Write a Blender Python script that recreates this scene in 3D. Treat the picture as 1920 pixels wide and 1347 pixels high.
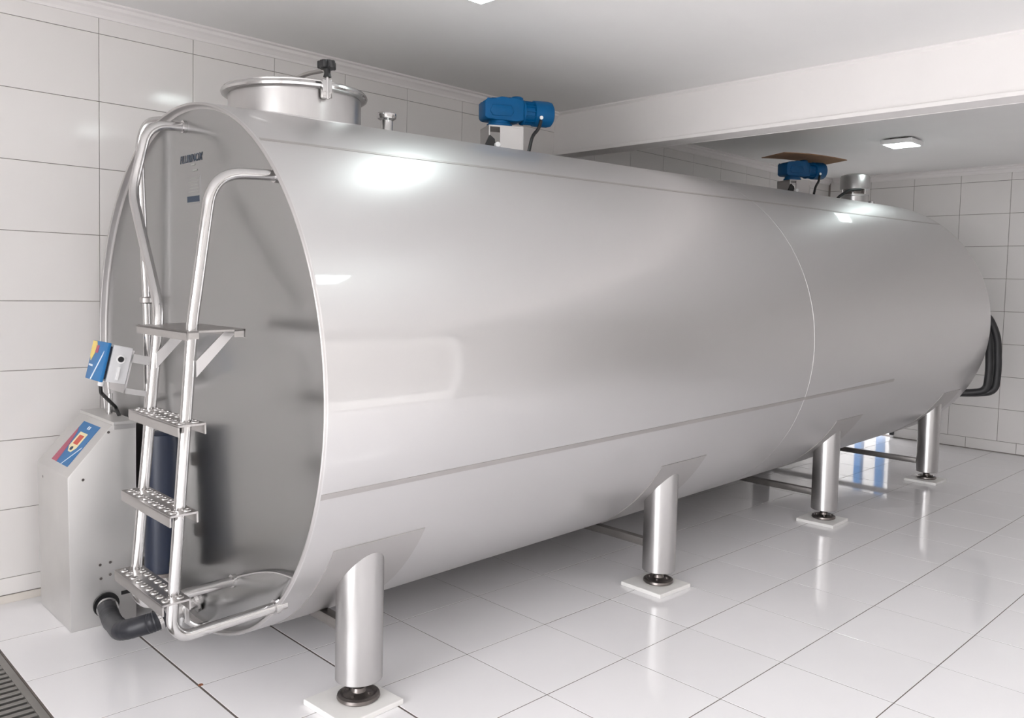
import bpy, bmesh, math, random
from mathutils import Vector, Matrix
random.seed(7)
for o in list(bpy.data.objects): bpy.data.objects.remove(o)
scene = bpy.context.scene
COL = scene.collection
PI = math.pi

# ------------------------------------------------------------------ camera
FWD = (44.847, -3.278, 1.462)            # heading, pitch, roll in degrees
def camera():
    yaw, pit, rol = [math.radians(v) for v in FWD]
    f = Vector((math.cos(yaw)*math.cos(pit), math.sin(yaw)*math.cos(pit), math.sin(pit)))
    r = f.cross(Vector((0, 0, 1))).normalized(); u = r.cross(f)
    r2 = r*math.cos(rol)+u*math.sin(rol); u2 = u*math.cos(rol)-r*math.sin(rol)
    cd = bpy.data.cameras.new('camera'); c = bpy.data.objects.new('camera', cd); COL.objects.link(c)
    m = Matrix((r2, u2, -f)).transposed().to_4x4(); m.translation = (-1.263, -2.941, 1.490)
    c.matrix_world = m
    cd.sensor_fit = 'HORIZONTAL'; cd.sensor_width = 36.0; cd.lens = 1561.742*36/1920
    cd.shift_x = (960-1002.73)/1920; cd.shift_y = (628.06-673.5)/1920
    cd.clip_start = 0.02
    scene.camera = c
camera()

# ------------------------------------------------------------------ daylight and exposure
w = bpy.data.worlds.new('overcast_sky'); scene.world = w; w.use_nodes = True
bg = w.node_tree.nodes['Background']; bg.inputs[0].default_value = (0.985, 0.98, 1.0, 1); bg.inputs[1].default_value = 7.6
scene.view_settings.view_transform = 'Standard'; scene.view_settings.look = 'None'
scene.view_settings.exposure = 0.24; scene.view_settings.gamma = 1.0
scene.view_settings.use_curve_mapping = False

# room extents
XB, XF = -3.40, 7.619        # back wall (behind camera), far wall
YR, YL = -4.80, 1.3526       # right wall, left wall
ZC = 2.765                   # ceiling
BX0, BX1, BZ = 3.20, 3.36, 2.46   # ceiling beam
GATE = (-4.5, -0.4, 2.5)  # gate in the back wall: y0, y1, top
WIN = (-3.2, 3.9, 0.0, 2.45)  # wide opening in the right wall: x0, x1, z0, z1
DOOR = (0.51, 1.29, 2.10)    # doorway in the far wall: y0, y1, top

def portal(loc, rot, sx, sy):
    l = bpy.data.lights.new('sky_portal', 'AREA'); l.shape = 'RECTANGLE'; l.size = sx; l.size_y = sy
    l.cycles.is_portal = True
    o = bpy.data.objects.new('sky_portal', l); COL.objects.link(o); o.location = loc; o.rotation_euler = rot
portal((XB-.1, (GATE[0]+GATE[1])/2, GATE[2]/2), (0, -PI/2, 0), GATE[2], GATE[1]-GATE[0])
portal(((WIN[0]+WIN[1])/2, YR-.1, (WIN[2]+WIN[3])/2), (PI/2, 0, 0), WIN[1]-WIN[0], WIN[3]-WIN[2])
portal((XF+.1, (DOOR[0]+DOOR[1])/2, DOOR[2]/2), (0, PI/2, 0), DOOR[2], DOOR[1]-DOOR[0])

# ------------------------------------------------------------------ materials
MATS = {}
def mat(name, col=(.8, .8, .8), rough=.5, metal=0.0, noise=0.0, nscale=8.0, bump=0.0, bscale=60.0, spec=.5, coat=0.0,
        rvar=0.0, emit=None, vary=0.0, aniso=None):
    m = bpy.data.materials.new(name); m.use_nodes = True; nt = m.node_tree; b = nt.nodes['Principled BSDF']
    b.inputs['Base Color'].default_value = (*col, 1); b.inputs['Roughness'].default_value = rough
    b.inputs['Metallic'].default_value = metal; b.inputs['Specular IOR Level'].default_value = spec
    if coat: b.inputs['Coat Weight'].default_value = coat; b.inputs['Coat Roughness'].default_value = .08
    tc = nt.nodes.new('ShaderNodeTexCoord')
    if noise or rvar or vary:
        n = nt.nodes.new('ShaderNodeTexNoise'); n.inputs['Scale'].default_value = nscale; n.inputs['Detail'].default_value = 5
        src = tc.outputs['Object']
        if aniso:
            mp = nt.nodes.new('ShaderNodeMapping'); mp.inputs['Scale'].default_value = aniso
            nt.links.new(src, mp.inputs[0]); src = mp.outputs[0]
        nt.links.new(src, n.inputs['Vector'])
        fac = n.outputs['Fac']
        if noise or vary:
            hsv = nt.nodes.new('ShaderNodeHueSaturation'); hsv.inputs['Color'].default_value = (*col, 1)
            mr = nt.nodes.new('ShaderNodeMapRange'); mr.inputs[1].default_value = .3; mr.inputs[2].default_value = .7
            mr.inputs[3].default_value = 1-noise; mr.inputs[4].default_value = 1+noise
            nt.links.new(fac, mr.inputs[0]); val = mr.outputs[0]
            if vary:
                oi = nt.nodes.new('ShaderNodeObjectInfo'); m2 = nt.nodes.new('ShaderNodeMapRange')
                m2.inputs[3].default_value = 1-vary; m2.inputs[4].default_value = 1+vary
                nt.links.new(oi.outputs['Random'], m2.inputs[0])
                mu = nt.nodes.new('ShaderNodeMath'); mu.operation = 'MULTIPLY'
                nt.links.new(val, mu.inputs[0]); nt.links.new(m2.outputs[0], mu.inputs[1]); val = mu.outputs[0]
            nt.links.new(val, hsv.inputs['Value']); nt.links.new(hsv.outputs[0], b.inputs['Base Color'])
        if rvar:
            mr2 = nt.nodes.new('ShaderNodeMapRange'); mr2.inputs[1].default_value = .3; mr2.inputs[2].default_value = .7
            mr2.inputs[3].default_value = max(.01, rough-rvar); mr2.inputs[4].default_value = rough+rvar
            nt.links.new(fac, mr2.inputs[0]); nt.links.new(mr2.outputs[0], b.inputs['Roughness'])
    if bump:
        n2 = nt.nodes.new('ShaderNodeTexNoise'); n2.inputs['Scale'].default_value = bscale; n2.inputs['Detail'].default_value = 3
        bp = nt.nodes.new('ShaderNodeBump'); bp.inputs['Strength'].default_value = bump; bp.inputs['Distance'].default_value = .002
        nt.links.new(tc.outputs['Object'], n2.inputs['Vector']); nt.links.new(n2.outputs['Fac'], bp.inputs['Height'])
        nt.links.new(bp.outputs[0], b.inputs['Normal'])
    if emit: b.inputs['Emission Color'].default_value = (*emit[0], 1); b.inputs['Emission Strength'].default_value = emit[1]
    MATS[name] = m
    return m
def steel(name, col, rough, sharp, mixf, noise=.03, nscale=3.0, aniso=None):
    """stainless sheet: a soft brushed lobe with a sharper one on top"""
    m = mat(name, col, rough, 1.0, noise=noise, nscale=nscale, rvar=.04, aniso=aniso)
    nt = m.node_tree; b = nt.nodes['Principled BSDF']; out = nt.nodes['Material Output']
    g = nt.nodes.new('ShaderNodeBsdfGlossy'); g.inputs['Roughness'].default_value = sharp
    g.inputs['Color'].default_value = (*col, 1)
    mx = nt.nodes.new('ShaderNodeMixShader'); mx.inputs[0].default_value = mixf
    nt.links.new(b.outputs[0], mx.inputs[1]); nt.links.new(g.outputs[0], mx.inputs[2]); nt.links.new(mx.outputs[0], out.inputs[0])
    return m
WALLT = mat('wall_tile_glaze', (.80, .778, .762), .10, noise=.012, nscale=2.0, vary=.012, spec=.5)
FLOORT = mat('floor_tile_glaze', (.86, .85, .862), .08, noise=.015, nscale=2.5, rvar=.03, vary=.015, spec=.7)
GROUT = mat('grout', (.13, .11, .10), .9, noise=.15, nscale=20)
GROUTW = mat('wall_grout', (.30, .27, .25), .9, noise=.12, nscale=20)
PLASTER = mat('white_plaster', (.83, .805, .795), .7, noise=.015, nscale=3, bump=.05, bscale=40)
WALLR = mat('beige_wall_paint', (.70, .675, .65), .7, noise=.015, nscale=3)
CEIL = mat('ceiling_paint', (.85, .842, .835), .75, noise=.015, nscale=2)
DOOR_SCREEN = mat('door_screen_render', (.36, .355, .35), .9, noise=.04, nscale=1.5)
SIDE_SCREEN = mat('side_screen_render', (.27, .259, .251), .9, noise=.04, nscale=1.5)
EXT = mat('pale_concrete', (.55, .54, .52), .85, noise=.1, nscale=3)
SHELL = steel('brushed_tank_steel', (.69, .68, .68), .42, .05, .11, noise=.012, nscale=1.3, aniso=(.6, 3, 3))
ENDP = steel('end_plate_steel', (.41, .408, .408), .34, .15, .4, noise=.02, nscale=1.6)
SEAM = steel('weld_strip_steel', (.52, .50, .49), .48, .3, .2, noise=.06, nscale=10)
PLATE = steel('dull_saddle_steel', (.56, .545, .54), .50, .35, .2, noise=.03, nscale=8)
TUBE = steel('polished_tube_steel', (.60, .592, .588), .20, .08, .5, noise=.02, nscale=20)
LEGM = steel('brushed_leg_steel', (.55, .54, .535), .34, .2, .35, noise=.05, nscale=14, aniso=(1, 1, .25))
CABM = steel('cabinet_steel', (.72, .712, .70), .58, .4, .2, noise=.04, nscale=6)
TREADM = steel('tread_steel', (.50, .485, .475), .34, .2, .4, noise=.06, nscale=12)
CAST = mat('dark_cast_steel', (.20, .18, .17), .32, .9, noise=.2, nscale=20)
BLACK = mat('black_rubber', (.012, .012, .013), .42, noise=.1, nscale=20)
FOAM = mat('black_insulation', (.018, .018, .02), .5, noise=.2, nscale=15)
BLUE = mat('blue_enamel', (.0, .085, .235), .45, noise=.06, nscale=20, spec=.2)
BLUED = mat('dark_blue_enamel', (.0, .06, .17), .42, noise=.06, nscale=20, spec=.35)
NAVY = mat('navy_fill', (.005, .011, .030), .42, noise=.1, nscale=8)
HOSE = mat('ribbed_hose', (.014, .015, .021), .42, noise=.15, nscale=20)
MARBLE = mat('white_marble', (.83, .82, .80), .28, noise=.03, nscale=12)
CARD = mat('brown_cardboard', (.27, .155, .085), .85, noise=.12, nscale=12)
LAMPW = mat('white_lamp_housing', (.82, .82, .82), .5)
DIFF = mat('lit_diffuser', (.9, .95, .95), .5, emit=((.88, 1.0, .985), 13.0))
GREYP = mat('grey_plastic', (.62, .62, .63), .4)
STK_BLUE = mat('blue_print', (.01, .155, .40), .4)
STK_RED = mat('rose_print', (.44, .08, .14), .4)
STK_CREAM = mat('cream_print', (.86, .76, .46), .4)
STK_ORANGE = mat('orange_red_print', (.62, .07, .03), .4)
STK_WHITE = mat('white_print', (.75, .82, .88), .4)
STK_YELLOW = mat('yellow_print', (.78, .60, .16), .4)
INK = mat('dark_navy_ink', (.012, .03, .06), .5)
GREYINK = mat('grey_ink', (.26, .265, .25), .5)
BARM = steel('backlit_bar_steel', (.28, .265, .255), .40, .25, .3, noise=.06, nscale=12)  # cross-bar steel darkened, their backlit shade put into the colour
GRATE = steel('grate_steel', (.34, .33, .315), .5, .35, .2, noise=.08, nscale=10)
RUST = mat('rust_stain', (.30, .12, .06), .8)
BEIGE = mat('beige_skirting', (.66, .62, .57), .4, noise=.03)

# ------------------------------------------------------------------ helpers
def link_mesh(name, bm, m, parent=None, smooth=False):
    me = bpy.data.meshes.new(name); bmesh.ops.recalc_face_normals(bm, faces=bm.faces); bm.to_mesh(me); bm.free()
    me.materials.append(m)
    if smooth:
        me.polygons.foreach_set('use_smooth', [True]*len(me.polygons))
        if smooth != 'all': me.set_sharp_from_angle(angle=math.radians(35))
    o = bpy.data.objects.new(name, me); COL.objects.link(o)
    if parent: o.parent = parent
    return o
def tag(o, label, cat, group=None, kind=None):
    if label: o['label'] = label
    if cat: o['category'] = cat
    if group: o['group'] = group
    if kind: o['kind'] = kind
    return o
def thing(name, label, cat, loc=(0, 0, 0), rotz=0.0, group=None, mw=None):
    o = bpy.data.objects.new(name, None); COL.objects.link(o); o.empty_display_size = .1
    if mw is not None: o.matrix_world = mw
    else: o.location = loc; o.rotation_euler = (0, 0, rotz)
    return tag(o, label, cat, group)
def struct(name, bm, m, label, parent=None, smooth=False):
    o = link_mesh(name, bm, m, parent, smooth)
    if not parent: o['kind'] = 'structure'; o['label'] = label
    return o
def box(bm, x0, x1, y0, y1, z0, z1, bev=0.0, mtx=None):
    vs = [bm.verts.new((x, y, z)) for x in (x0, x1) for y in (y0, y1) for z in (z0, z1)]
    fs = [bm.faces.new([vs[i] for i in q]) for q in ((0, 1, 3, 2), (4, 6, 7, 5), (0, 4, 5, 1), (2, 3, 7, 6), (0, 2, 6, 4), (1, 5, 7, 3))]
    if bev:
        es = list({e for f in fs for e in f.edges})
        r = bmesh.ops.bevel(bm, geom=es, offset=bev, segments=2, affect='EDGES', profile=.5)
        vs = list({v for f in r['faces'] for v in f.verts}|{v for v in vs if v.is_valid})
    if mtx: bmesh.ops.transform(bm, matrix=mtx, verts=vs)
    return bm
def prism(bm, prof, axis, a0, a1, bev=0.0):
    """extrude a closed 2-D profile along 'x','y' or 'z'"""
    def P(u, v, a): return {'x': (a, u, v), 'y': (u, a, v), 'z': (u, v, a)}[axis]
    v0 = [bm.verts.new(P(u, v, a0)) for u, v in prof]; v1 = [bm.verts.new(P(u, v, a1)) for u, v in prof]
    n = len(prof); fs = [bm.faces.new(v0), bm.faces.new(v1[::-1])]
    for i in range(n): fs.append(bm.faces.new((v0[i], v0[(i+1) % n], v1[(i+1) % n], v1[i])))
    if bev: bmesh.ops.bevel(bm, geom=list({e for f in fs for e in f.edges}), offset=bev, segments=2, affect='EDGES', profile=.5)
    return bm
def lathe(bm, prof, seg=32, c=(0, 0, 0), axis='z', caps=True):
    """revolve (radius, height) pairs"""
    rings = []
    for r, h in prof:
        ring = []
        for i in range(seg):
            t = 2*PI*i/seg; u, v = r*math.cos(t), r*math.sin(t)
            p = {'z': (u, v, h), 'x': (h, u, v), 'y': (u, h, v)}[axis]
            ring.append(bm.verts.new((p[0]+c[0], p[1]+c[1], p[2]+c[2])))
        rings.append(ring)
    for A, B in zip(rings, rings[1:]):
        for i in range(seg): bm.faces.new((A[i], A[(i+1) % seg], B[(i+1) % seg], B[i]))
    if caps: bm.faces.new(rings[0][::-1]); bm.faces.new(rings[-1])
    return bm
def round_path(pts, rad, n=8):
    pts = [Vector(p) for p in pts]; out = [pts[0]]
    for i in range(1, len(pts)-1):
        p, a, b = pts[i], pts[i-1], pts[i+1]
        r = rad[i-1] if isinstance(rad, (list, tuple)) else rad
        da, db = (a-p), (b-p); la, lb = da.length, db.length; da.normalize(); db.normalize()
        k = min(r, la*.48, lb*.48); s, e = p+da*k, p+db*k
        for j in range(n+1):
            t = j/n; out.append(s*(1-t)**2+p*2*t*(1-t)+e*t*t)
    out.append(pts[-1]); return out
def tube(bm, pts, r, seg=14, rad=.06, caps=True, n=8, rfun=None):
    path = round_path(pts, rad, n) if len(pts) > 2 and rad else [Vector(p) for p in pts]
    up = None; rings = []
    for i, p in enumerate(path):
        t = (path[min(i+1, len(path)-1)]-path[max(i-1, 0)]).normalized()
        if up is None:
            up = t.orthogonal().normalized()
        up = (up-t*up.dot(t)).normalized(); s = t.cross(up)
        rr = rfun(i/(len(path)-1)) if rfun else r
        rings.append([bm.verts.new(p+(up*math.cos(2*PI*k/seg)+s*math.sin(2*PI*k/seg))*rr) for k in range(seg)])
    for A, B in zip(rings, rings[1:]):
        for k in range(seg): bm.faces.new((A[k], A[(k+1) % seg], B[(k+1) % seg], B[k]))
    if caps: bm.faces.new(rings[0][::-1]); bm.faces.new(rings[-1])
    return bm
def N(): return bmesh.new()
def text_mesh(name, s, size, m, parent, mw, shear=0.0, thick=.0004):
    cu = bpy.data.curves.new(name, 'FONT'); cu.body = s; cu.size = size; cu.align_x = 'CENTER'; cu.align_y = 'CENTER'
    cu.shear = shear; cu.extrude = thick; cu.resolution_u = 3; cu.offset = size*.004
    t = bpy.data.objects.new(name, cu); COL.objects.link(t)
    dg = bpy.context.evaluated_depsgraph_get(); me = bpy.data.meshes.new_from_object(t.evaluated_get(dg))
    bpy.data.objects.remove(t); me.materials.clear(); me.materials.append(m)
    o = bpy.data.objects.new(name, me); COL.objects.link(o); o.parent = parent; o.matrix_local = mw
    return o

# ------------------------------------------------------------------ floor
SZ = .45
slab = N()
box(slab, XB-.2, -.705, YR-.2, YL+.15, -.20, -.0014); box(slab, -.455, XF+.15, YR-.2, YL+.15, -.20, -.0014)
box(slab, -.705, -.455, YR-.2, -1.85, -.20, -.0014); box(slab, -.705, -.455, -1.85, YL+.15, -.20, -.10)
floor = struct('floor', slab, GROUT, 'white glazed ceramic tile floor with dark thin joints')
def tile_mesh(name, w_, h_, t, m, bev=.0007):
    """tile lying in local xy, front face up at z=0"""
    bm = N(); b = bev
    o = [(0, 0), (w_, 0), (w_, h_), (0, h_)]; i = [(b, b), (w_-b, b), (w_-b, h_-b), (b, h_-b)]
    lo = [bm.verts.new((x, y, -t)) for x, y in o]; mi = [bm.verts.new((x, y, -b)) for x, y in o]; hi = [bm.verts.new((x, y, 0)) for x, y in i]
    bm.faces.new(hi)
    for A, B in ((lo, mi), (mi, hi)):
        for k in range(4): bm.faces.new((A[k], A[(k+1) % 4], B[(k+1) % 4], B[k]))
    me = bpy.data.meshes.new(name); bm.to_mesh(me); bm.free(); me.materials.append(m); return me
TM = {}
def put_tile(name, parent, w_, h_, t, m, mtx):
    key = (round(w_, 4), round(h_, 4), m.name)
    if key not in TM: TM[key] = tile_mesh(name, w_, h_, t, m)
    o = bpy.data.objects.new(name, TM[key]); COL.objects.link(o); o.parent = parent; o.matrix_local = mtx; return o
def gapx(i): return .0042 if i in (0, 1) else .0020
far_tiles = N()
for i in range(-7, 17):
    for j in range(-3, 11):
        x0, x1 = i*SZ+gapx(i), (i+1)*SZ-gapx(i+1)
        y1, y0 = -j*SZ-.0021, -(j+1)*SZ+.0021
        if i == -2: x1, = (-.905,); x0 = -.90+.0016; x1 = -.71
        if i == -2 and j >= 4: x1 = -.45-gapx(-1)
        if i == 16: x1 = XF
        y0 = max(y0, YR)
        if x1-x0 < .02 or y1-y0 < .02: continue
        tilt = Matrix.Rotation(random.uniform(-.0006, .0006), 4, 'X') @ Matrix.Rotation(random.uniform(-.0006, .0006), 4, 'Y')
        if i >= -2 and j <= 9 and not (i == -2 and j > 4):
            put_tile('floor_tile', floor, x1-x0, y1-y0, .005, FLOORT, Matrix.Translation((x0, y0, random.uniform(-.0004, 0))) @ tilt)
        else: box(far_tiles, x0, x1, y0, y1, -.005, 0)
o = link_mesh('outer_floor_tiles', far_tiles, FLOORT, floor); o['kind'] = 'stuff'
g = N(); box(g, -40, 60, -40, 40, -.4, -.205); struct('ground', g, EXT, 'pale concrete ground outside the building')
g = N(); box(g, -12, 14, -7.9, -7.7, -.3, 4.0); struct('wall_side_screen', g, SIDE_SCREEN, 'added unseen wall outside the wide side opening, toning the tank reflection')  # unseen wall added to screen the sky and tone what the tank mirrors

g = N(); box(g, 10.2, 10.4, -4, 8, -.3, 3.6); struct('wall_door_screen', g, DOOR_SCREEN, 'added unseen pale wall outside the far doorway, cutting the sky light')  # unseen wall added to block sky light coming through the far doorway
# rust mark at the joint crossing
r = N(); lathe(r, [(.010, -.001), (.008, .0006)], 12, (0.008, .008, 0))
link_mesh('rust_mark', r, RUST, floor)['label'] = 'rust brown stain at a tile joint crossing'

# ------------------------------------------------------------------ walls
HT, WT = .31473, .44544
Z0, OW = 2.628, .0948
def wall_left():
    b = N(); box(b, XB-.15, XF+.15, YL+.005, YL+.15, -.1, 2.9)
    wl = struct('wall_left', b, GROUTW, 'long wall of large white glazed tiles behind the tank')
    g_ = .0014
    rot = Matrix.Rotation(PI/2, 4, 'X')
    rows = [(Z0-HT*(k+1), Z0-HT*k) for k in range(8)]+[(Z0, ZC), (.032, Z0-8*HT)]
    extra = N()
    for m_ in range(-8, 17):
        x0, x1 = OW+m_*WT+g_, OW+(m_+1)*WT-g_
        x0 = max(x0, XB); x1 = min(x1, XF)
        if x1-x0 < .02: continue
        for z0, z1 in rows:
            if m_ >= -2: put_tile('wall_tile', wl, x1-x0, z1-z0-2*g_, .007, WALLT, Matrix.Translation((x0, YL+random.uniform(-.0005, 0), z0+g_)) @ rot)
            else: box(extra, x0, x1, YL, YL+.007, z0+g_, z1-g_)
    e = link_mesh('outer_wall_tiles', extra, WALLT, wl); e['kind'] = 'stuff'
    return wl
wall_left()
def wall_far():
    b = N()
    box(b, XF+.005, XF+.15, YR-.15, DOOR[0], -.1, 2.9); box(b, XF+.005, XF+.15, DOOR[1], YL+.15, -.1, 2.9); box(b, XF+.005, XF+.15, DOOR[0], DOOR[1], DOOR[2], 2.9)
    wf = struct('wall_far', b, GROUTW, 'far end wall of white glazed tiles beyond the tank')
    g_ = .0022
    rot = Matrix(((0, 0, -1, 0), (-1, 0, 0, 0), (0, 1, 0, 0), (0, 0, 0, 1)))   # local x -> -y, local y -> z, normal -> -x
    rows = [(Z0-HT*(k+1), Z0-HT*k) for k in range(8)]+[(Z0, ZC)]
    def piece(y1, y0, z0, z1):
        if y1-y0 < .02 or z1-z0 < .015: return
        put_tile('wall_tile', wf, y1-y0, z1-z0, .007, WALLT, Matrix.Translation((XF+random.uniform(-.0005, 0), y1, z0)) @ rot)
    OF, WF = .427, .4526
    for n in range(-3, 12):
        y1, y0 = OF-n*WF-g_, OF-(n+1)*WF+g_
        y1 = min(y1, YL); y0 = max(y0, YR)
        for z0, z1 in rows:
            z0 += g_; z1 -= g_
            if z0 < DOOR[2] and y1 > DOOR[0]:
                piece(min(y1, DOOR[0]), y0, z0, z1)
                if z1 > DOOR[2]+.02: piece(y1, max(y0, DOOR[0]), max(z0, DOOR[2]), z1)
                if y1 > DOOR[1]+.02: piece(y1, max(y0, DOOR[1]), z0, z1)
            else: piece(y1, y0, z0, z1)
        ys = y1-.17
        piece(min(ys, DOOR[0]), max(ys-WF+2*g_, YR), .008, Z0-8*HT-g_)
    return wf
wall_far()
b = N(); box(b, XB-.15, WIN[0], YR-.15, YR, -.1, 2.9); box(b, WIN[1], XF+.15, YR-.15, YR, -.1, 2.9); box(b, WIN[0], WIN[1], YR-.15, YR, WIN[3], 2.9)
struct('wall_right', b, WALLR, 'plain wall opposite the tank with a wide opening')
b = N(); box(b, XB-.15, XB, YR-.15, GATE[0], -.1, 2.9); box(b, XB-.15, XB, GATE[1], YL+.15, -.1, 2.9); box(b, XB-.15, XB, GATE[0], GATE[1], GATE[2], 2.9)
struct('wall_back', b, PLASTER, 'plain wall behind the viewpoint with a wide gate opening')
b = N(); box(b, XB-.15, XF+.15, YR-.15, YL+.15, ZC, 2.95); struct('ceiling', b, CEIL, 'smooth white painted ceiling')
# beam across the ceiling, with its small mouldings
b = N(); box(b, BX0, BX1, YR, YL, BZ, ZC+.01); beam = struct('trim_1', b, PLASTER, 'deep white ceiling beam crossing above the tank')
b = N(); prism(b, [(BX0-.018, ZC), (BX0-.018, ZC-.008), (BX0, ZC-.02), (BX0, ZC)], 'y', YR, YL); link_mesh('top_moulding', b, PLASTER, beam)
b = N(); box(b, BX0-.012, BX0, YR, YL, BZ-.002, BZ+.022, .003); link_mesh('lower_moulding', b, PLASTER, beam)
b = N(); box(b, BX1, BX1+.012, YR, YL, BZ-.002, BZ+.022, .003); link_mesh('rear_moulding', b, PLASTER, beam)
# crown mouldings
def crown_profile(s): return [(0, 2.700), (s*.010, 2.700), (s*.014, 2.712), (s*.030, 2.730), (s*.044, 2.738), (s*.048, 2.752), (s*.066, 2.756), (s*.066, ZC), (0, ZC)]
def crown(name, a, b_, axis, base, label):
    bm = N(); prism(bm, [(base-u, z) for u, z in crown_profile(1)], axis, a, b_); return struct(name, bm, PLASTER, label)
crown('trim_2', XB, BX0, 'x', YL, 'stepped white crown moulding above the near tiled wall')
crown('trim_3', BX1, XF, 'x', YL, 'stepped white crown moulding above the far stretch of tiled wall')
bm = N(); prism(bm, [(XF-u, z) for u, z in crown_profile(1)], 'y', YR, YL-.07); struct('trim_4', bm, PLASTER, 'white crown moulding along the far end wall')
bm = N(); prism(bm, [(YL, 0), (YL-.020, 0), (YL-.004, .028), (YL, .030)], 'x', XB, XF); struct('baseboard_left', bm, BEIGE, 'low beige mortar fillet at the foot of the long wall')
# door frame in the far wall
b = N()
box(b, XF-.015, XF+.16, DOOR[0]-.0, DOOR[0]+.035, 0, DOOR[2]); box(b, XF-.015, XF+.16, DOOR[1]-.035, DOOR[1], 0, DOOR[2]); box(b, XF-.015, XF+.16, DOOR[0], DOOR[1], DOOR[2]-.035, DOOR[2])
dr = struct('door_1', b, LAMPW, 'open doorway in the far wall behind the tank')
b = N(); box(b, XF-.05, XF-.012, DOOR[0]-.01, DOOR[0]+.03, .03, .075, .004); link_mesh('door_stop', b, BLACK, dr)
# frames round the two wide openings behind the viewpoint
b = N()
for x in (WIN[0], WIN[1]-.06): box(b, x, x+.06, YR-.12, YR+.02, 0, WIN[3])
box(b, WIN[0], WIN[1], YR-.12, YR+.02, WIN[3]-.06, WIN[3]); struct('door_2', b, LAMPW, 'wide white-framed opening in the wall opposite the tank')
b = N()
for y in (GATE[0], GATE[1]-.06): box(b, XB-.12, XB+.02, y, y+.06, 0, GATE[2])
box(b, XB-.12, XB+.02, GATE[0], GATE[1], GATE[2]-.06, GATE[2]); struct('door_3', b, LAMPW, 'wide white-framed gate opening behind the viewpoint')

# ------------------------------------------------------------------ drain
dr = thing('drain_grate', 'grey slotted metal drain grate set in the floor at the left edge', 'drain grate', (-.58, -.25, 0))
def dbox(x0, x1, y0, y1, z0, z1): b_ = N(); box(b_, x0, x1, y0, y1, z0, z1); return b_
fr = N(); L0, L1 = -1.59, 1.58
box(fr, .098, .123, L0, L1, -.05, -.001); box(fr, -.123, -.098, L0, L1, -.05, -.001); box(fr, -.123, .123, L0-.02, L0, -.05, -.001); box(fr, -.123, .123, L1, L1+.02, -.05, -.001)
link_mesh('frame', fr, GRATE, dr)
bar0 = None; y = L0+.02
while y < L1-.02:
    if bar0 is None:
        bb = N(); box(bb, -.099, .099, -.011, .011, -.022, -.002, .002); bar0 = link_mesh('bar', bb, GRATE, dr); bar0.location.y = y
    else:
        c = bar0.copy(); COL.objects.link(c); c.parent = dr; c.location.y = y
    y += .0425

# ------------------------------------------------------------------ tank
TA, TB = Vector((.066, .264, 1.137)), Vector((6.129, .216, 1.283))
RA, RB = 1.018, 1.008
TD = (TB-TA).normalized(); TL = (TB-TA).length
TYv = Vector((0, 0, 1)).cross(TD).normalized(); TZ = TD.cross(TYv)
TM4 = Matrix((TD, TYv, TZ)).transposed().to_4x4(); TM4.translation = TA
tank = thing('milk_cooling_tank', 'long horizontal stainless steel milk cooling tank on short round legs', 'tank', mw=TM4)
def shell_pt(x, phi, k=0.0):
    """phi in degrees from the room-side horizontal upwards"""
    t = math.radians(phi); return (x, -(RA+k)*math.cos(t), (RB+k)*math.sin(t))
SEG = 160
b = N(); rings = []
for x, k in [(0.0, -.004), (.004, 0), (.008, 0), (.012, 0)]+[(TL*i/24, 0) for i in range(1, 24)]+[(TL-.02, 0), (TL-.01, 0), (TL, -.006)]:
    rings.append([b.verts.new(shell_pt(x, 360*i/SEG, k)) for i in range(SEG)])
for A_, B_ in zip(rings, rings[1:]):
    for i in range(SEG): b.faces.new((A_[i], A_[(i+1) % SEG], B_[(i+1) % SEG], B_[i]))
link_mesh('shell', b, SHELL, tank, 'all')
# near rim: rolled lip, then the end plate set slightly back
b = N(); rings = []
for x, k in [(.008, -.0003), (-.003, -.002), (-.006, -.006), (-.004, -.010), (.000, -.011), (.016, -.012), (.022, -.015), (.024, -.022)]:
    rings.append([b.verts.new(shell_pt(x, 360*i/SEG, k)) for i in range(SEG)])
for A_, B_ in zip(rings, rings[1:]):
    for i in range(SEG): b.faces.new((A_[i], A_[(i+1) % SEG], B_[(i+1) % SEG], B_[i]))
link_mesh('rim', b, PLATE, tank, 'all')['label'] = 'rolled bright rim round the near end'
def disc(name, x, k, bulge, m):
    b_ = N(); n = 8; rr = [[b_.verts.new((x-bulge, 0, 0))]]
    for j in range(1, n+1):
        s = j/n; xx = x-bulge*(1-s*s)
        rr.append([b_.verts.new((xx, -(RA+k)*s*math.cos(2*PI*i/96), (RB+k)*s*math.sin(2*PI*i/96))) for i in range(96)])
    for i in range(96): b_.faces.new((rr[0][0], rr[1][i], rr[1][(i+1) % 96]))
    for A_, B_ in zip(rr[1:], rr[2:]):
        for i in range(96): b_.faces.new((A_[i], A_[(i+1) % 96], B_[(i+1) % 96], B_[i]))
    return link_mesh(name, b_, m, tank, 'all')
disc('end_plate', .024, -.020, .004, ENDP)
disc('end_plate', TL-.006, -.004, -.06, ENDP)
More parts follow.
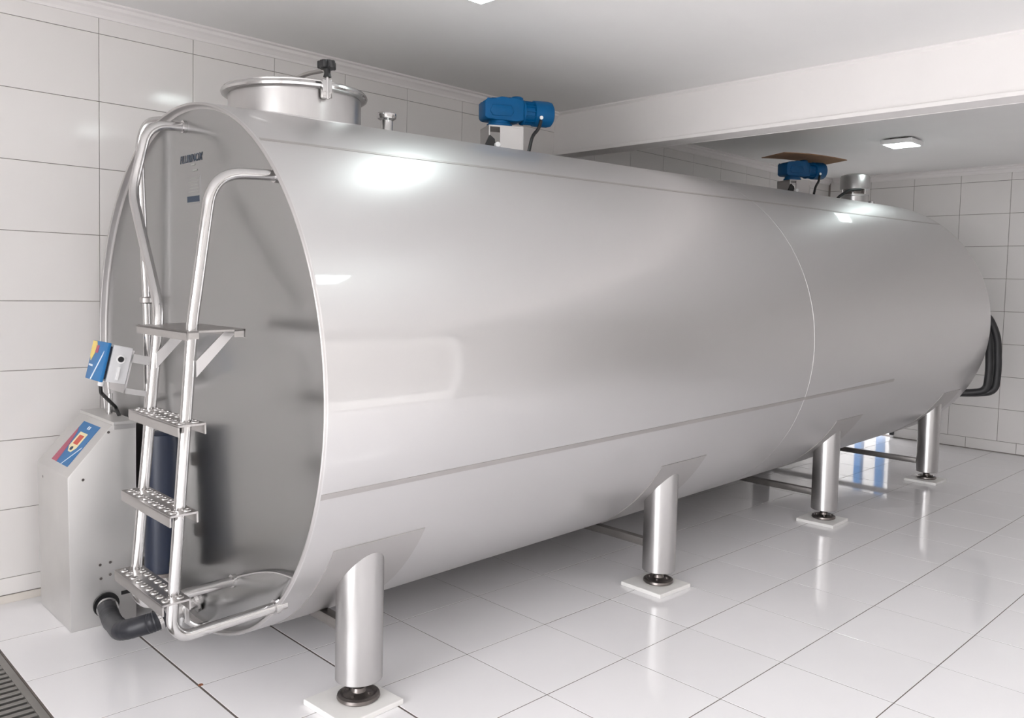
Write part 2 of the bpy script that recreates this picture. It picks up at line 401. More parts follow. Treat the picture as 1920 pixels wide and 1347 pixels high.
# welded cover strips along the shell and round its middle
def strip(x0, x1, p0, p1, k, m, name, nx=1, np_=6):
    b_ = N(); g_ = {}
    for i in range(nx+1):
        for j in range(np_+1):
            for s in (0, 1): g_[i, j, s] = b_.verts.new(shell_pt(x0+(x1-x0)*i/nx, p0+(p1-p0)*j/np_, k if s else -.004))
    for i in range(nx):
        for j in range(np_): b_.faces.new((g_[i, j, 1], g_[i+1, j, 1], g_[i+1, j+1, 1], g_[i, j+1, 1]))
    for i in range(nx):
        for j in (0, np_): b_.faces.new((g_[i, j, 0], g_[i+1, j, 0], g_[i+1, j, 1], g_[i, j, 1]))
    for j in range(np_):
        for i in (0, nx): b_.faces.new((g_[i, j, 0], g_[i, j+1, 0], g_[i, j+1, 1], g_[i, j, 1]))
    return link_mesh(name, b_, m, tank, True)
strip(.012, TL-.03, 53.75, 54.55, .0015, SEAM, 'weld_strip', 30)
strip(.006, 4.3, -18.5, -17.4, .0015, SEAM, 'weld_strip', 30)
strip(3.068, 3.078, -60, 120, .0012, SHELL, 'mid_seam', 1, 60)
# legs, saddle plates, adjustable feet, cross bars
LEGX = (.36, 2.13, 3.945, 5.76); LEGB = (.096, .086, .082, .078); BARZ = (.25, .205, .178, .15)
def leg(wx, wy, zb):
    """built in world space, then hung under the tank"""
    yl = wy-(TA.y+(TB.y-TA.y)*(wx-TA.x)/(TB.x-TA.x)); zc = TA.z+(TB.z-TA.z)*(wx-TA.x)/(TB.x-TA.x)
    r_ = .083; n = 40; b_ = N()
    def top(y_): return zc-RB*math.sqrt(max(0, 1-(y_/(RA))**2))+.004
    lo = [b_.verts.new((wx+r_*math.cos(2*PI*i/n), wy+r_*math.sin(2*PI*i/n), zb)) for i in range(n)]
    lo2 = [b_.verts.new((wx+(r_-.004)*math.cos(2*PI*i/n), wy+(r_-.004)*math.sin(2*PI*i/n), zb-.003)) for i in range(n)]
    hi = [b_.verts.new((v.co.x, v.co.y, top(v.co.y-wy+yl))) for v in lo]
    for i in range(n):
        b_.faces.new((lo[i], lo[(i+1) % n], hi[(i+1) % n], hi[i])); b_.faces.new((lo2[i], lo2[(i+1) % n], lo[(i+1) % n], lo[i]))
    b_.faces.new(lo2[::-1])
    inv = TM4.inverted()
    bmesh.ops.transform(b_, matrix=inv, verts=b_.verts)
    lg = link_mesh('leg', b_, LEGM, tank, True)
    b_ = N(); tube(b_, [(v.co.x, v.co.y, v.co.z) for v in []] or [(wx+(r_+.001)*math.cos(2*PI*i/n), wy+(r_+.001)*math.sin(2*PI*i/n), top(wy+(r_+.001)*math.sin(2*PI*i/n)-wy+yl)-.002) for i in range(n+1)], .004, 6, 0)
    bmesh.ops.transform(b_, matrix=inv, verts=b_.verts); link_mesh('weld_bead', b_, SHELL, lg, True)
    b_ = N(); z0 = .020
    lathe(b_, [(.070, z0), (.076, z0+.006), (.074, z0+.016), (.064, z0+.021), (.054, z0+.017), (.028, z0+.026), (.024, z0+.040), (.015, z0+.044), (.015, zb+.01)], 28, (wx, wy, 0))
    for a in range(4):
        t = a*PI/2+.5; lathe(b_, [(.007, z0+.014), (.007, z0+.028)], 8, (wx+.043*math.cos(t), wy+.043*math.sin(t), 0))
    bmesh.ops.transform(b_, matrix=inv, verts=b_.verts); link_mesh('levelling_foot', b_, CAST, lg, True)['label'] = 'dark cast round levelling foot'
    return lg
for wx, zb, bz in zip(LEGX, LEGB, BARZ):
    leg(wx, -.49, zb); leg(wx, .985, zb)
    b_ = N(); box(b_, wx-.02, wx+.02, -.45, .945, bz-.02, bz+.02, .003)
    bmesh.ops.transform(b_, matrix=TM4.inverted(), verts=b_.verts); link_mesh('cross_bar', b_, BARM, tank, True)
    lx = wx-TA.x
    strip(lx-.185, lx+.185, -31.5, -62, .0035, PLATE, 'saddle_plate', 1, 12); strip(lx-.185, lx+.185, 180+31.5, 180+62, .0035, PLATE, 'saddle_plate', 1, 12)
# manhole with clamped lid
mh = N(); mx = .47
seg = 64; r_ = .266
lo = []; hi = []
for i in range(seg):
    t = 2*PI*i/seg; yy = r_*math.sin(t); lo.append(mh.verts.new((mx+r_*math.cos(t), yy, RB*math.sqrt(1-(yy/RA)**2)-.01))); hi.append(mh.verts.new((mx+r_*math.cos(t), yy, 1.098)))
for i in range(seg): mh.faces.new((lo[i], lo[(i+1) % seg], hi[(i+1) % seg], hi[i]))
neck = link_mesh('manhole_neck', mh, LEGM, tank, True)
b = N(); lathe(b, [(.262, 1.092), (.280, 1.092), (.291, 1.099), (.294, 1.108), (.290, 1.117), (.280, 1.121), (.262, 1.119)], 64, (mx, 0, 0), caps=False); link_mesh('manhole_rim', b, TUBE, neck, True)
b = N(); lathe(b, [(.282, 1.118), (.284, 1.124), (.26, 1.131), (.20, 1.142), (.12, 1.150), (.05, 1.154), (.004, 1.155)], 64, (mx, 0, 0)); link_mesh('manhole_lid', b, LEGM, neck, True)
b = N(); tube(b, [(mx+r_*1.003*math.cos(2*PI*i/64), r_*1.003*math.sin(2*PI*i/64), RB*math.sqrt(1-(r_*1.003*math.sin(2*PI*i/64)/RA)**2)-.002) for i in range(65)], .006, 6, 0); link_mesh('weld_bead', b, SHELL, neck, True)
# clamp on the room side: swing bolt with black star knob, and the lid handle
cx, cy = mx-.025, -.26
ux, uy = math.cos(math.atan2(cy, cx-mx)), math.sin(math.atan2(cy, cx-mx))
kx, ky = mx+ux*.302, uy*.302
b = N(); box(b, -.02, .02, -.012, .012, 1.055, 1.128, .004, Matrix.Translation((mx+ux*.292, uy*.292, 0)) @ Matrix.Rotation(math.atan2(uy, ux)+PI/2, 4, 'Z')); tube(b, [(kx, ky, 1.05), (kx, ky, 1.16)], .0065, 10, 0)
clamp = link_mesh('swing_bolt', b, TUBE, neck, True)
b = N()
prof = []
for i in range(40):
    t = 2*PI*i/40; rr = .031+.007*math.cos(5*t); prof.append((kx+rr*math.cos(t), ky+rr*math.sin(t)))
prism(b, prof, 'z', 1.166, 1.196, .004); lathe(b, [(.016, 1.135), (.012, 1.15), (.014, 1.168)], 12, (kx, ky, 0)); link_mesh('star_knob', b, BLACK, neck, True)['label'] = 'black five-lobed clamp knob'
b = N(); tube(b, [(mx-.02, .02, 1.145), (mx-.0, .0, 1.180), (mx+.01, -.08, 1.190), (kx-.02*ux, ky-.02*uy, 1.165), (kx, ky, 1.140)], .009, 10, .05)
lathe(b, [(.014, 1.145), (.014, 1.165)], 12, (mx-.02, .02, 0)); link_mesh('lid_arm', b, TREADM, neck, True)
# nozzle
b = N(); lathe(b, [(.033, .98), (.033, 1.005), (.027, 1.015), (.027, 1.068), (.041, 1.076), (.044, 1.085), (.044, 1.097), (.039, 1.102), (.034, 1.102), (.031, 1.09)], 28, (.923, 0, 0)); link_mesh('vent_nozzle', b, TUBE, tank, True)
# outlet sump welded to the lower end plate
b = N(); ctrl = [(.094, -.951), (0, -.885), (-.15, -.810), (-.372, -.722), (-.55, -.655), (-.676, -.622), (-.745, -.614), (-.800, -.610)]
prof = [(p.y, p.z) for p in round_path([(0, y_, z_) for y_, z_ in ctrl], .06, 3)]
n = len(prof); t0, t1 = math.atan2(prof[-1][1], -prof[-1][0]), math.atan2(prof[0][1], -prof[0][0])
top = [b.verts.new((.006, y_, z_)) for y_, z_ in prof]; back = [b.verts.new((.030, y_, z_)) for y_, z_ in prof]; grid = [top]
for s_ in (.25, .5, .75, 1.0):
    row = []
    for i in range(n):
        t = t1+(t0-t1)*i/(n-1); e_ = Vector((0, -(RA-.013)*math.cos(t), (RB-.013)*math.sin(t))); p_ = Vector((0, *prof[i])).lerp(e_, s_)
        row.append(b.verts.new((.006+.012*s_*s_-.020*math.sin(PI*s_)*math.sin(PI*i/(n-1)), p_.y, p_.z)))
    grid.append(row)
for G0, G1 in [(back, top)]+list(zip(grid, grid[1:])):
    for i in range(n-1): b.faces.new((G0[i], G0[i+1], G1[i+1], G1[i]))
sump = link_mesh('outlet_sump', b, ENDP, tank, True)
b = N(); tube(b, [(.004, y_, z_) for y_, z_ in prof], .0045, 8, 0); link_mesh('weld_bead', b, TUBE, sump, True)
# maker's name and data plate on the near end
FACE = Matrix(((0, 0, -1, 0), (-1, 0, 0, 0), (0, 1, 0, 0), (0, 0, 0, 1)))     # text x -> -y, text y -> z, facing -x
text_mesh('maker_lettering', 'PLURINOX', .042, INK, tank, Matrix.Translation((.0210, -.015, .806)) @ FACE, .25)['label'] = 'slanted dark maker lettering on the end plate'
b = N(); box(b, .0195, .026, -.095, .020, .636, .742, .001); dp = link_mesh('data_plate', b, ENDP, tank)
b = N(); box(b, .0183, .0198, -.093, .018, .642, .664); link_mesh('dark_band', b, INK, dp)
for y0_, y1_, z_ in ((-.055, -.02, .779), (-.075, -.035, .757)):
    b = N(); box(b, .0200, .0212, y0_, y1_, z_, z_+.006); link_mesh('print_line', b, GREYINK, dp)
for k in range(5):
    b = N(); box(b, .0188, .0198, -.085, .005-.012*(k % 3), .680+.012*k, .6825+.012*k); link_mesh('print_line', b, GREYINK, dp)

# ------------------------------------------------------------------ floor pads under the feet
for i, wx in enumerate(LEGX):
    for wy in (-.49, .985):
        b = N(); box(b, -.124, .124, -.124, .124, 0, .020, .003)
        o = link_mesh('floor_pad', b, MARBLE)
        o.location = (wx-.02, wy, 0); o.rotation_euler.z = (.06, -.02, .05, .01)[i]
        side = 'room-side' if wy < 0 else 'wall-side'
        which = ('nearest', 'second', 'third', 'farthest')[i]
        tag(o, f'square white marble pad under the {which} {side} tank foot', 'floor pad', 'marble pads under the tank feet')

# ------------------------------------------------------------------ ladder on the near end
lad = thing('tank_ladder', 'stainless tube ladder with four treads fixed to the near tank end', 'ladder', mw=TM4)
RT = .0175
b = N(); tube(b, [(.030, -.69, .692), (-.19, -.69, .683), (-.262, -.69, .225), (-.346, -.69, -.70), (-.312, -.69, -.742), (.030, -.69, -.733)], RT, 16, [.10, .02, .06, .06], n=10); link_mesh('rail', b, TUBE, lad, True)
b = N(); tube(b, [(.030, .03, .930), (-.115, .03, .922), (-.178, .03, .67), (-.240, -.372, .255), (-.343, -.372, -.68), (-.310, -.372, -.735), (.02, -.372, -.733)], RT, 16, [.10, .07, .07, .06, .05], n=10); link_mesh('rail', b, TUBE, lad, True)
for y_, z_ in ((-.69, .692), (-.69, -.733), (.03, .930), (-.372, -.733)):
    b = N(); lathe(b, [(.024, -.012), (.024, .004)], 20, (.022 if z_ > -.7 else .0, y_, z_), 'x'); link_mesh('fixing_flange', b, TUBE, lad, True)
def tread(xc, zc_, d, name='tread', rows=2):
    b_ = N(); x0, x1, y0, y1 = xc-d/2, xc+d/2, -.745, -.335
    box(b_, x0, x1, y0, y1, zc_-.004, zc_+.002); box(b_, x0, x0+.005, y0, y1, zc_-.032, zc_); box(b_, x1-.005, x1, y0, y1, zc_-.032, zc_)
    tr = link_mesh(name, b_, TREADM, lad)
    for i in range(9):
        for j in range(rows):
            c_ = N(); lathe(c_, [(.013, 0), (.012, .003), (.007, .005), (.006, .0)], 10, (x0+d*(j+.5)/rows, y0+.03+(y1-y0-.06)*i/8, zc_+.002), caps=False); link_mesh('grip_stud', c_, TREADM, tr, True)
    return tr
tread(-.292, -.078, .085); tread(-.322, -.345, .085); tread(-.350, -.608, .085)
b = N(); box(b, -.305, -.125, -.755, -.345, .198, .204); box(b, -.305, -.300, -.755, -.345, .176, .204); box(b, -.130, -.125, -.755, -.345, .178, .204); box(b, -.305, -.27, -.755, -.750, .180, .204); box(b, -.16, -.125, -.755, -.750, .180, .204)
plat = link_mesh('top_platform', b, TREADM, lad)
for y_ in (-.71, -.392):
    b = N(); prism(b, [(-.262, .060), (-.262, .110), (-.170, .198), (-.130, .198)], 'y', y_-.003, y_+.003); link_mesh('bracket', b, SHELL, lad)
# cleaning pipe rising beside the ladder
pipe = thing('cleaning_pipe', 'thin stainless pipe rising along the tank end to its top', 'pipe', mw=TM4)
b = N(); tube(b, [(-.045, .36, -.62), (-.040, .36, -.378), (-.024, .36, -.178), (-.020, .36, .2), (-.026, .36, .572), (-.032, .36, .90), (-.012, .33, .985), (.035, .25, .985)], .0155, 14, .08); link_mesh('tube', b, TUBE, pipe, True)
b = N(); lathe(b, [(.020, .245), (.026, .25), (.026, .268), (.020, .273)], 18, (-.020, .36, 0)); link_mesh('union_clamp', b, TREADM, pipe, True)

# ------------------------------------------------------------------ control cabinet
cab = thing('control_cabinet', 'stainless steel control cabinet with sloping sticker panel beside the tank end', 'control cabinet', (-.06, 1.03, 0))
def cx_(x): return x+.06
b = N(); prism(b, [(cx_(-.198), 0), (cx_(-.208), .655), (cx_(-.035), .858), (cx_(.064), .866), (cx_(.064), 0)], 'y', -.23, .20, .004); link_mesh('body', b, CABM, cab, True)
b = N(); box(b, cx_(-.033), cx_(.064), -.238, .20, .858, .872, .002); link_mesh('top_cover', b, CABM, cab)
b = N(); box(b, cx_(-.028), cx_(.060), -.2345, -.2305, .838, .859); link_mesh('front_lip', b, SHELL, cab)
sl = Vector((.173, 0, .203)).normalized()   # up the slope
nrm = Vector((-.203, 0, .173)).normalized()
def slope(u, v, k=.0):   # u along -y (0..1 left to right seen from the front), v up the slope (0..1)
    p0 = Vector((cx_(-.208), .20, .655)); return p0+Vector((0, -.43*u, 0))+Vector((.173, 0, .203))*v+nrm*k
def decal(name, uv, k, m, parent):
    b_ = N(); lo = [b_.verts.new(slope(u, v, k-.0012)) for u, v in uv]; hi = [b_.verts.new(slope(u, v, k)) for u, v in uv]
    b_.faces.new(hi); n_ = len(uv)
    for i in range(n_): b_.faces.new((lo[i], lo[(i+1) % n_], hi[(i+1) % n_], hi[i]))
    return link_mesh(name, b_, m, parent)
st = decal('sticker', [(.30, .14), (.80, .14), (.80, .90), (.30, .90)], .0015, STK_BLUE, cab); st['label'] = 'blue and rose control sticker on the slope'
decal('rose_field', [(.30, .14), (.46, .14), (.42, .45), (.36, .70), (.30, .78)], .0022, STK_RED, st)
decal('cream_shield', [(.44, .45), (.52, .36), (.60, .36), (.66, .45), (.66, .72), (.44, .72)], .0024, STK_CREAM, st)
decal('red_button', [(.49, .50), (.62, .50), (.62, .67), (.49, .67)], .0032, STK_ORANGE, st)
decal('round_key', [(.53, .39), (.575, .39), (.59, .42), (.575, .455), (.53, .455), (.515, .42)], .0032, INK, st)
decal('white_stripe', [(.60, .14), (.615, .14), (.78, .48), (.77, .50)], .0024, STK_WHITE, st)
decal('small_mark', [(.53, .79), (.555, .79), (.555, .85), (.53, .85)], .0024, STK_WHITE, st); decal('small_mark', [(.575, .79), (.60, .79), (.60, .85), (.575, .85)], .0024, STK_WHITE, st)
for x_, y_, z_ in ((-.15, -.231, .64), (-.05, -.231, .83), (-.085, -.231, .265), (-.045, -.231, .268), (-.082, -.231, .205), (-.045, -.231, .215)):
    b = N(); lathe(b, [(.006, -.003), (.004, .001)], 10, (cx_(x_), y_, z_), 'y'); link_mesh('screw', b, CAST, cab, True)
b = N(); lathe(b, [(.006, -.003), (.004, .001)], 10, (cx_(-.205), .12, .60), 'x'); link_mesh('screw', b, CAST, cab, True)
b = N(); box(b, cx_(.0), cx_(.06), -.2345, -.2305, .115, .13); link_mesh('vent_slot', b, BLACK, cab)
b = N(); tube(b, [(cx_(.03), .0, .870), (cx_(.032), .0, .965)], .012, 12, 0); link_mesh('stub_pipe', b, TUBE, cab, True)

# switch box on its bracket above the cabinet
mw = TM4 @ Matrix.Translation((-.175, .33, .012)) @ Matrix.Scale(.86, 4) @ Matrix.Rotation(math.radians(14), 4, 'Y')
sw = thing('switch_box', 'small tilted grey switch box with blue and yellow front', 'switch box', mw=mw)
b = N(); box(b, -.035, .05, -.10, .095, -.085, .085, .004); link_mesh('housing', b, GREYP, sw, True)
b = N(); box(b, -.048, -.035, -.09, .085, -.075, .075, .002); link_mesh('dark_gap', b, NAVY, sw)  # dark gap behind the cover, its shade put into a navy slab
b = N(); box(b, -.062, -.048, -.105, .10, -.09, .09, .003); cv = link_mesh('front_cover', b, STK_BLUE, sw, True)
b = N(); prism(b, [(.098, .088), (.098, .02), (.075, -.005), (.045, .03), (.03, .07), (.045, .088)], 'x', -.0635, -.0615); link_mesh('yellow_print', b, STK_YELLOW, cv)
b = N(); prism(b, [(.04, .07), (.04, .035), (.005, .035), (.0, .07)], 'x', -.0635, -.0615); link_mesh('red_print', b, STK_RED, cv)
b = N(); prism(b, [(.03, -.088), (.015, -.088), (-.07, .03), (-.075, .05)], 'x', -.0635, -.0615); link_mesh('white_stripe', b, STK_WHITE, cv)
b = N(); prism(b, [(.085, -.02), (.085, -.028), (.035, -.031), (.035, -.022)], 'x', -.0635, -.0615); link_mesh('white_line', b, STK_WHITE, cv)
b = N(); lathe(b, [(.020, -.101), (.020, -.104)], 20, (.006, 0, .025), 'y'); rg = link_mesh('button_ring', b, LAMPW, sw, True)
b = N(); lathe(b, [(.013, -.101), (.013, -.107)], 20, (.006, 0, .025), 'y'); link_mesh('black_button', b, BLACK, sw, True)
b = N(); box(b, .002, .012, -.106, -.1, -.07, -.01); link_mesh('latch', b, LAMPW, sw)
b = N(); box(b, .05, .055, -.11, .10, -.125, .075); box(b, .05, .165, -.11, -.105, .02, .06); box(b, .05, .165, -.11, -.105, -.125, -.10); link_mesh('bracket', b, SHELL, sw)
b = N(); lathe(b, [(.011, -.115), (.014, -.11), (.014, -.086)], 14, (-.01, .03, 0)); link_mesh('cable_gland', b, LAMPW, sw, True)
cb = N(); p0 = mw @ Vector((-.01, .03, -.112)); pts = [p0, p0+Vector((.003, .005, -.03)), Vector((.035, .965, .91)), Vector((.045, .95, .872))]
tube(cb, pts, .0075, 10, .04); tag(link_mesh('control_cable', cb, BLACK, None, True), 'short black cable from the switch box down to the cabinet top', 'cable')

# upright navy cylinder between cabinet and tank end, stands in for a dark patch
pm = thing('navy_cylinder', 'dark navy upright cylinder half hidden behind the ladder', 'pump', (-.004, .335, 0))
b = N(); lathe(b, [(.045, .34), (.064, .35), (.064, .86), (.058, .885), (.030, .895)], 32); link_mesh('body', b, NAVY, pm, True)
b = N(); lathe(b, [(.069, .335), (.069, .350)], 32); link_mesh('flange', b, CAST, pm, True)
b = N(); lathe(b, [(.022, -.072), (.022, -.058)], 18, (.02, 0, .385), 'y'); link_mesh('round_plug', b, BLACK, pm, True)
b = N(); box(b, .03, .080, -.01, .03, .45, .50); box(b, .03, .078, -.01, .03, .74, .79); link_mesh('bracket', b, CAST, pm)

# outlet valve and rubber hose
vp = thing('outlet_valve', 'stainless outlet pipe with clamp valve below the ladder', 'valve', mw=TM4)
def W2T(p): return TM4.inverted() @ Vector(p)
b = N(); tube(b, [(.03, -.065, -.888), (-.07, -.058, -.908)], .024, 18, 0); link_mesh('outlet_pipe', b, TUBE, vp, True)
b = N(); tube(b, [(-.010, -.062, -.897), (-.022, -.061, -.900)], .040, 24, 0); link_mesh('ferrule', b, TUBE, vp, True)
b = N(); tube(b, [(-.058, -.058, -.908), (-.076, -.057, -.912)], .036, 20, 0); tube(b, [(-.074, -.057, -.912), (-.128, -.053, -.926)], .031, 20, 0); tube(b, [(-.112, -.054, -.922), (-.130, -.053, -.926)], .036, 20, 0); vb = link_mesh('valve_body', b, LEGM, vp, True)
b = N(); tube(b, [(-.095, -.055, -.90), (-.10, -.055, -.86), (-.10, -.03, -.85), (-.098, .08, -.858)], .008, 10, .02); link_mesh('lever', b, TUBE, vb, True)
b = N(); box(b, -.078, -.056, -.108, -.092, -.955, -.875, .004); link_mesh('clamp_wing', b, TUBE, vb)
b = N(); tube(b, [(-.07, -.09, -.945), (-.03, -.10, -.985), (.03, -.11, -.975)], .010, 10, .03); link_mesh('drip_tube', b, TUBE, vp, True)
hs = thing('rubber_hose', 'thick black rubber elbow hose between cabinet and outlet valve', 'hose', (-.06, .79, .09))
e0 = Vector((-.062, .795, .088)); e1 = TM4 @ Vector((-.125, -.053, -.926))
pth = [e0, e0+Vector((-.025, -.14, -.02)), TM4 @ Vector((-.262, .02, -.968)), e1+Vector((-.045, .0, -.012)), e1]
org = Vector((-.06, .79, .09)); path = [p-org for p in pth]
b = N(); tube(b, path, .037, 20, .13, n=12, rfun=lambda t: .037+.0012*math.sin(t*150)); link_mesh('hose_body', b, HOSE, hs, True)
for f_, rr in ((.02, .043), (.965, .041)):
    rp = round_path(path, .13, 12)
    i0 = 0 if f_ < .5 else len(rp)-2
    d_ = (rp[i0+1]-rp[i0]).normalized(); c_ = rp[0]+d_*.03 if i0 == 0 else rp[-1]-d_*.03
    b = N(); tube(b, [c_-d_*.007, c_+d_*.007], rr, 22, 0); link_mesh('hose_clip', b, TUBE, hs, True)
b = N(); tube(b, [path[0]+Vector((0, -.006, 0)), path[0]+Vector((0, .01, 0))], .052, 24, 0); link_mesh('black_collar', b, BLACK, hs, True)

# ------------------------------------------------------------------ agitator gear motors on top
def agitator(lx, lz, ang, label, bluem, group):
    mw_ = TM4 @ Matrix.Translation((lx, 0, lz)) @ Matrix.Rotation(math.radians(ang), 4, 'Z')
    a = thing('agitator_motor', label, 'motor', mw=mw_, group=group)
    base = 1.004-lz      # shell top in local z
    # gear case along local x from -.19 to +.02, motor from .02 to .20
    b_ = N(); prism(b_, [(-.19, -.040), (-.175, -.052), (-.02, -.058), (.02, -.05), (.02, .052), (-.03, .060), (-.055, .064), (-.10, .056), (-.15, .056), (-.175, .045), (-.19, .042)], 'y', -.062, .062, .007)
    gc = link_mesh('gear_case', b_, bluem, a, True)
    b_ = N(); lathe(b_, [(.036, .055), (.034, .070), (.024, .076)], 20, (-.005, -.01, 0)); link_mesh('filler_dome', b_, bluem, gc, True)
    b_ = N(); prism(b_, [(-.15, -.034), (-.05, -.034), (-.035, -.01), (-.05, .02), (-.15, .02), (-.165, -.01)], 'y', -.068, -.06, .003); link_mesh('side_cover', b_, bluem, gc, True)
    b_ = N(); lathe(b_, [(.064, -.086), (.066, -.082), (.066, -.070), (.058, -.066), (.055, -.045)], 32, (-.095, 0, 0)); link_mesh('output_flange', b_, bluem, a, True)
    b_ = N(); lathe(b_, [(.060, .02), (.064, .024), (.064, .034), (.053, .038), (.053, .085), (.060, .088)], 32, (0, 0, 0), 'x'); mb = link_mesh('motor_body', b_, bluem, a, True)
    for k in range(14):
        t = 2*PI*k/14; c_ = N(); box(c_, .036, .09, .050, .061, -.0022, .0022, 0, Matrix.Rotation(t, 4, 'X')); link_mesh('fin', c_, bluem, mb)
    b_ = N(); lathe(b_, [(.055, .084), (.066, .088), (.067, .165), (.062, .185), (.048, .195), (.03, .197)], 32, (0, 0, 0), 'x'); link_mesh('fan_cowl', b_, bluem, a, True)
    b_ = N(); lathe(b_, [(.010, -.066), (.009, -.072)], 14, (.112, 0, -.030), 'y'); link_mesh('white_cap', b_, LAMPW, a, True)
    # stainless stand
    b_ = N(); box(b_, -.175, .01, -.08, .08, -.094, -.086); box(b_, -.175, -.169, -.08, .08, base-.03, -.088); box(b_, .004, .01, -.08, .08, base-.03, -.088)
    box(b_, -.115, .005, -.078, -.072, base-.035, -.088); box(b_, -.20, .035, -.10, -.06, base-.016, base-.008); box(b_, -.20, .035, .06, .10, base-.016, base-.008); link_mesh('stand', b_, PLATE, a)
    for x_ in (-.105, .0):
        c_ = N(); lathe(c_, [(.008, base-.008), (.008, base+.002)], 6, (x_, -.088, 0)); link_mesh('bolt', c_, TUBE, a)
    b_ = N(); prism(b_, [(-.215, base-.01), (-.135, base-.01), (-.150, base+.055), (-.175, base+.075)], 'y', -.10, -.085); link_mesh('black_guard', b_, BLACK, a)
    b_ = N(); lathe(b_, [(.013, -.125), (.013, -.099)], 14, (-.14, 0, base+.025), 'y'); link_mesh('white_cap', b_, LAMPW, a, True)
    b_ = N(); tube(b_, [(.112, -.062, -.045), (.095, -.075, -.09), (.055, -.09, -.13), (.03, -.10, base-.012)], .009, 10, .05); link_mesh('power_cable', b_, BLACK, a, True)
    return a
agitator(1.735, 1.218, -25, 'blue gear motor on the tank in front of the ceiling beam', BLUE, 'agitator gear motors on the tank')
agitator(4.80, 1.200, -25, 'blue gear motor under a cardboard sheet beyond the beam', BLUED, 'agitator gear motors on the tank')
# cardboard lying on the far motor
b = N(); cardm = TM4 @ Matrix.Translation((4.80, 0, 1.2865)) @ Matrix.Rotation(math.radians(-28), 4, 'Z') @ Matrix.Rotation(math.radians(3), 4, 'Y')
nx = 10; g_ = {}
for i in range(nx+1):
    for s in (0, 1):
        for k in (0, 1):
            x_ = -.27+.56*i/nx; zz = .012-.10*(x_-.0)**2*1.6-(.02 if False else 0)
            g_[i, s, k] = b.verts.new((x_, (-.15 if s == 0 else .16), zz+.006*k))
for i in range(nx):
    for k in (0, 1): b.faces.new((g_[i, 0, k], g_[i+1, 0, k], g_[i+1, 1, k], g_[i, 1, k]))
    for s in (0, 1): b.faces.new((g_[i, s, 0], g_[i+1, s, 0], g_[i+1, s, 1], g_[i, s, 1]))
for i in (0, nx): b.faces.new((g_[i, 0, 0], g_[i, 1, 0], g_[i, 1, 1], g_[i, 0, 1]))
o = link_mesh('cardboard_sheet', b, CARD); o.matrix_world = cardm
tag(o, 'bent brown cardboard sheet lying on the far blue motor', 'cardboard')
# upright stainless motor near the far end
um = thing('upright_motor', 'upright round stainless motor housing near the far tank end', 'motor', mw=TM4 @ Matrix.Translation((5.72, 0, .985)))
b = N(); lathe(b, [(.112, 0), (.112, .075), (.118, .08), (.118, .09), (.10, .092)], 36); link_mesh('base_ring', b, LEGM, um, True)
b = N(); lathe(b, [(.085, .088), (.085, .135)], 30); link_mesh('dark_core', b, CAST, um, True)
b = N(); lathe(b, [(.118, .132), (.121, .136), (.121, .235), (.112, .252), (.08, .262), (.02, .266)], 36); link_mesh('cap', b, LEGM, um, True)
for k in range(6):
    t = 2*PI*k/6+.3; b = N(); lathe(b, [(.009, .085), (.009, .14)], 8, (.103*math.cos(t), .103*math.sin(t), 0)); link_mesh('stay_bolt', b, TUBE, um, True)
b = N(); tube(b, [(-.08, -.09, .125), (-.17, -.03, .12), (-.23, .03, .06), (-.25, .05, .02)], .012, 10, .06); link_mesh('black_hose', b, BLACK, um, True)
b = N(); box(b, .10, .15, -.11, -.06, -.025, .035, .005); link_mesh('black_junction', b, BLACK, um)
b = N(); lathe(b, [(.02, -.02), (.02, .03)], 12, (.07, -.125, 0)); link_mesh('valve_stub', b, TUBE, um, True)

# insulated refrigerant lines at the far tank end
for k, (dy, dx, lab) in enumerate(((0, 0, 'outer black insulated refrigerant line at the far tank end'), (.050, -.045, 'inner black insulated refrigerant line at the far tank end'))):
    b = N(); s_ = TM4
    pts = [(TL-.02, -.93+dy, .08), (6.17+dx, -.965+dy, .06), (6.20+dx, -1.03+dy, -.10), (6.205+dx, -1.045+dy, -.38), (6.20+dx, -1.03+dy, -.56), (6.17+dx, -.90+dy, -.585), (TL-.02, -.70+dy, -.59)]
    tube(b, pts, .031, 14, .09); bmesh.ops.transform(b, matrix=s_, verts=b.verts)
    tag(link_mesh('refrigerant_line', b, FOAM, None, True), lab, 'insulated pipe', 'refrigerant lines')

# ------------------------------------------------------------------ ceiling lamps
def lamp(x, y, label):
    t = thing('ceiling_lamp', label, 'ceiling lamp', (x, y, ZC), group='square panel lamps on the ceiling')
    b_ = N(); box(b_, -.125, .125, -.125, .125, -.050, -.014, .004); link_mesh('housing', b_, LAMPW, t, True)
    b_ = N(); box(b_, -.07, .07, -.07, .07, -.016, 0); link_mesh('mount', b_, CAST, t)
    b_ = N(); box(b_, -.108, .108, -.108, .108, -.054, -.046, .003); link_mesh('diffuser', b_, DIFF, t, True)
lamp(1.06, -.25, 'square white panel lamp above the near half of the tank')
lamp(1.12, -2.05, 'square white panel lamp on the near ceiling beyond the frame top')
lamp(5.66, -.20, 'square white panel lamp beyond the ceiling beam')

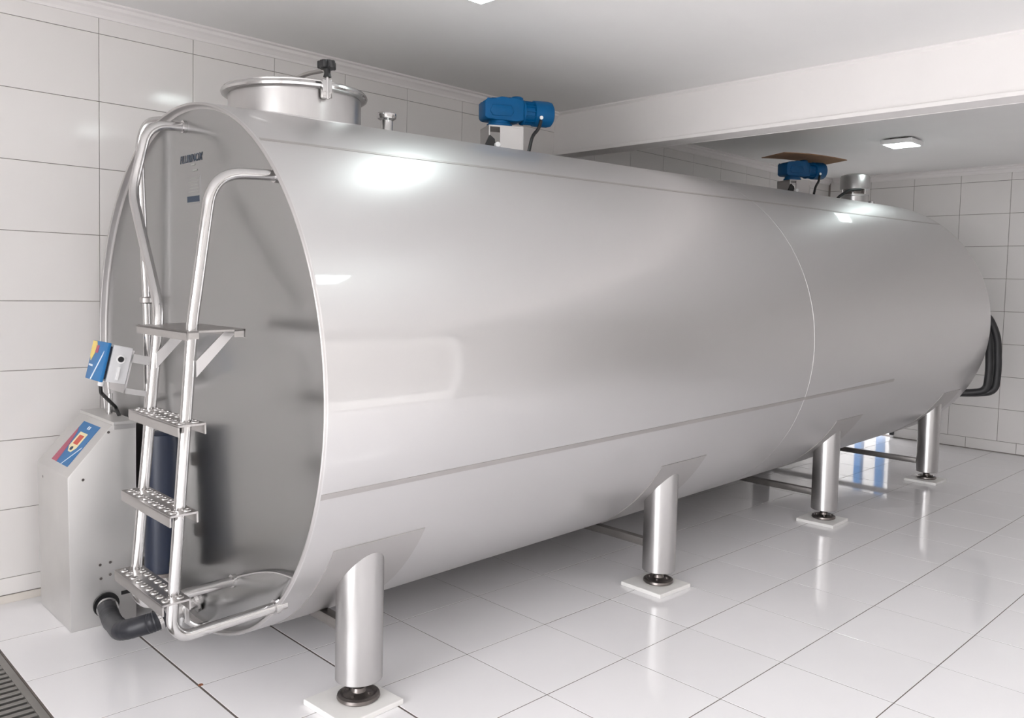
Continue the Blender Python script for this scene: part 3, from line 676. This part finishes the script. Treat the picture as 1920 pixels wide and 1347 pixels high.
# ------------------------------------------------------------------ water left on the floor beyond the third leg
m = bpy.data.materials.new('thin_water'); m.use_nodes = True; nt = m.node_tree; nt.nodes.remove(nt.nodes['Principled BSDF'])
gl = nt.nodes.new('ShaderNodeBsdfGlossy'); gl.inputs['Roughness'].default_value = .01; tr = nt.nodes.new('ShaderNodeBsdfTransparent')
fr_ = nt.nodes.new('ShaderNodeFresnel'); fr_.inputs[0].default_value = 1.15
mx_ = nt.nodes.new('ShaderNodeMixShader'); tc = nt.nodes.new('ShaderNodeTexCoord'); nz = nt.nodes.new('ShaderNodeTexNoise'); nz.inputs['Scale'].default_value = 16; nz.inputs['Detail'].default_value = 3
bp = nt.nodes.new('ShaderNodeBump'); bp.inputs['Strength'].default_value = .10; bp.inputs['Distance'].default_value = .004
nt.links.new(tc.outputs['Object'], nz.inputs['Vector']); nt.links.new(nz.outputs['Fac'], bp.inputs['Height'])
nt.links.new(bp.outputs[0], gl.inputs['Normal'])
ml = nt.nodes.new('ShaderNodeMath'); ml.operation = 'MULTIPLY'; ml.inputs[1].default_value = .3; nt.links.new(fr_.outputs[0], ml.inputs[0]); nt.links.new(ml.outputs[0], mx_.inputs[0]); nt.links.new(tr.outputs[0], mx_.inputs[1]); nt.links.new(gl.outputs[0], mx_.inputs[2]); nt.links.new(mx_.outputs[0], nt.nodes['Material Output'].inputs[0])
b = N(); cpt = Vector((4.85, -.52)); ring = []
for i in range(64):
    t = 2*PI*i/64; k = 1+.13*math.sin(3*t+.6)+.09*math.sin(7*t)+.05*math.sin(13*t+1)
    ring.append(b.verts.new((.45*k*math.cos(t), .20*k*math.sin(t)-.10*math.cos(t), .0016)))
b.faces.new(ring)
o = link_mesh('water_puddle', b, m); o.location = (cpt.x, cpt.y, 0)
tag(o, 'thin rippled water puddle on the floor tiles between the two farthest legs', 'puddle')

for i, (y_, lab) in enumerate(((1.55, 'added unseen blue post beyond the far doorway, mirrored as a floor streak, left one'), (1.28, 'added unseen blue post beyond the far doorway, mirrored as a floor streak, right one'))):  # unseen posts added to give the blue streaks mirrored in the floor
    b = N(); box(b, -.045, .045, -.045, .045, -.205, 2.2, .006); box(b, -.06, .06, -.06, .06, 2.2, 2.23, .004)
    o = link_mesh('streak_post', b, BLUE); o.location = (9.2, y_, 0); tag(o, lab, 'post', 'added blue streak posts')
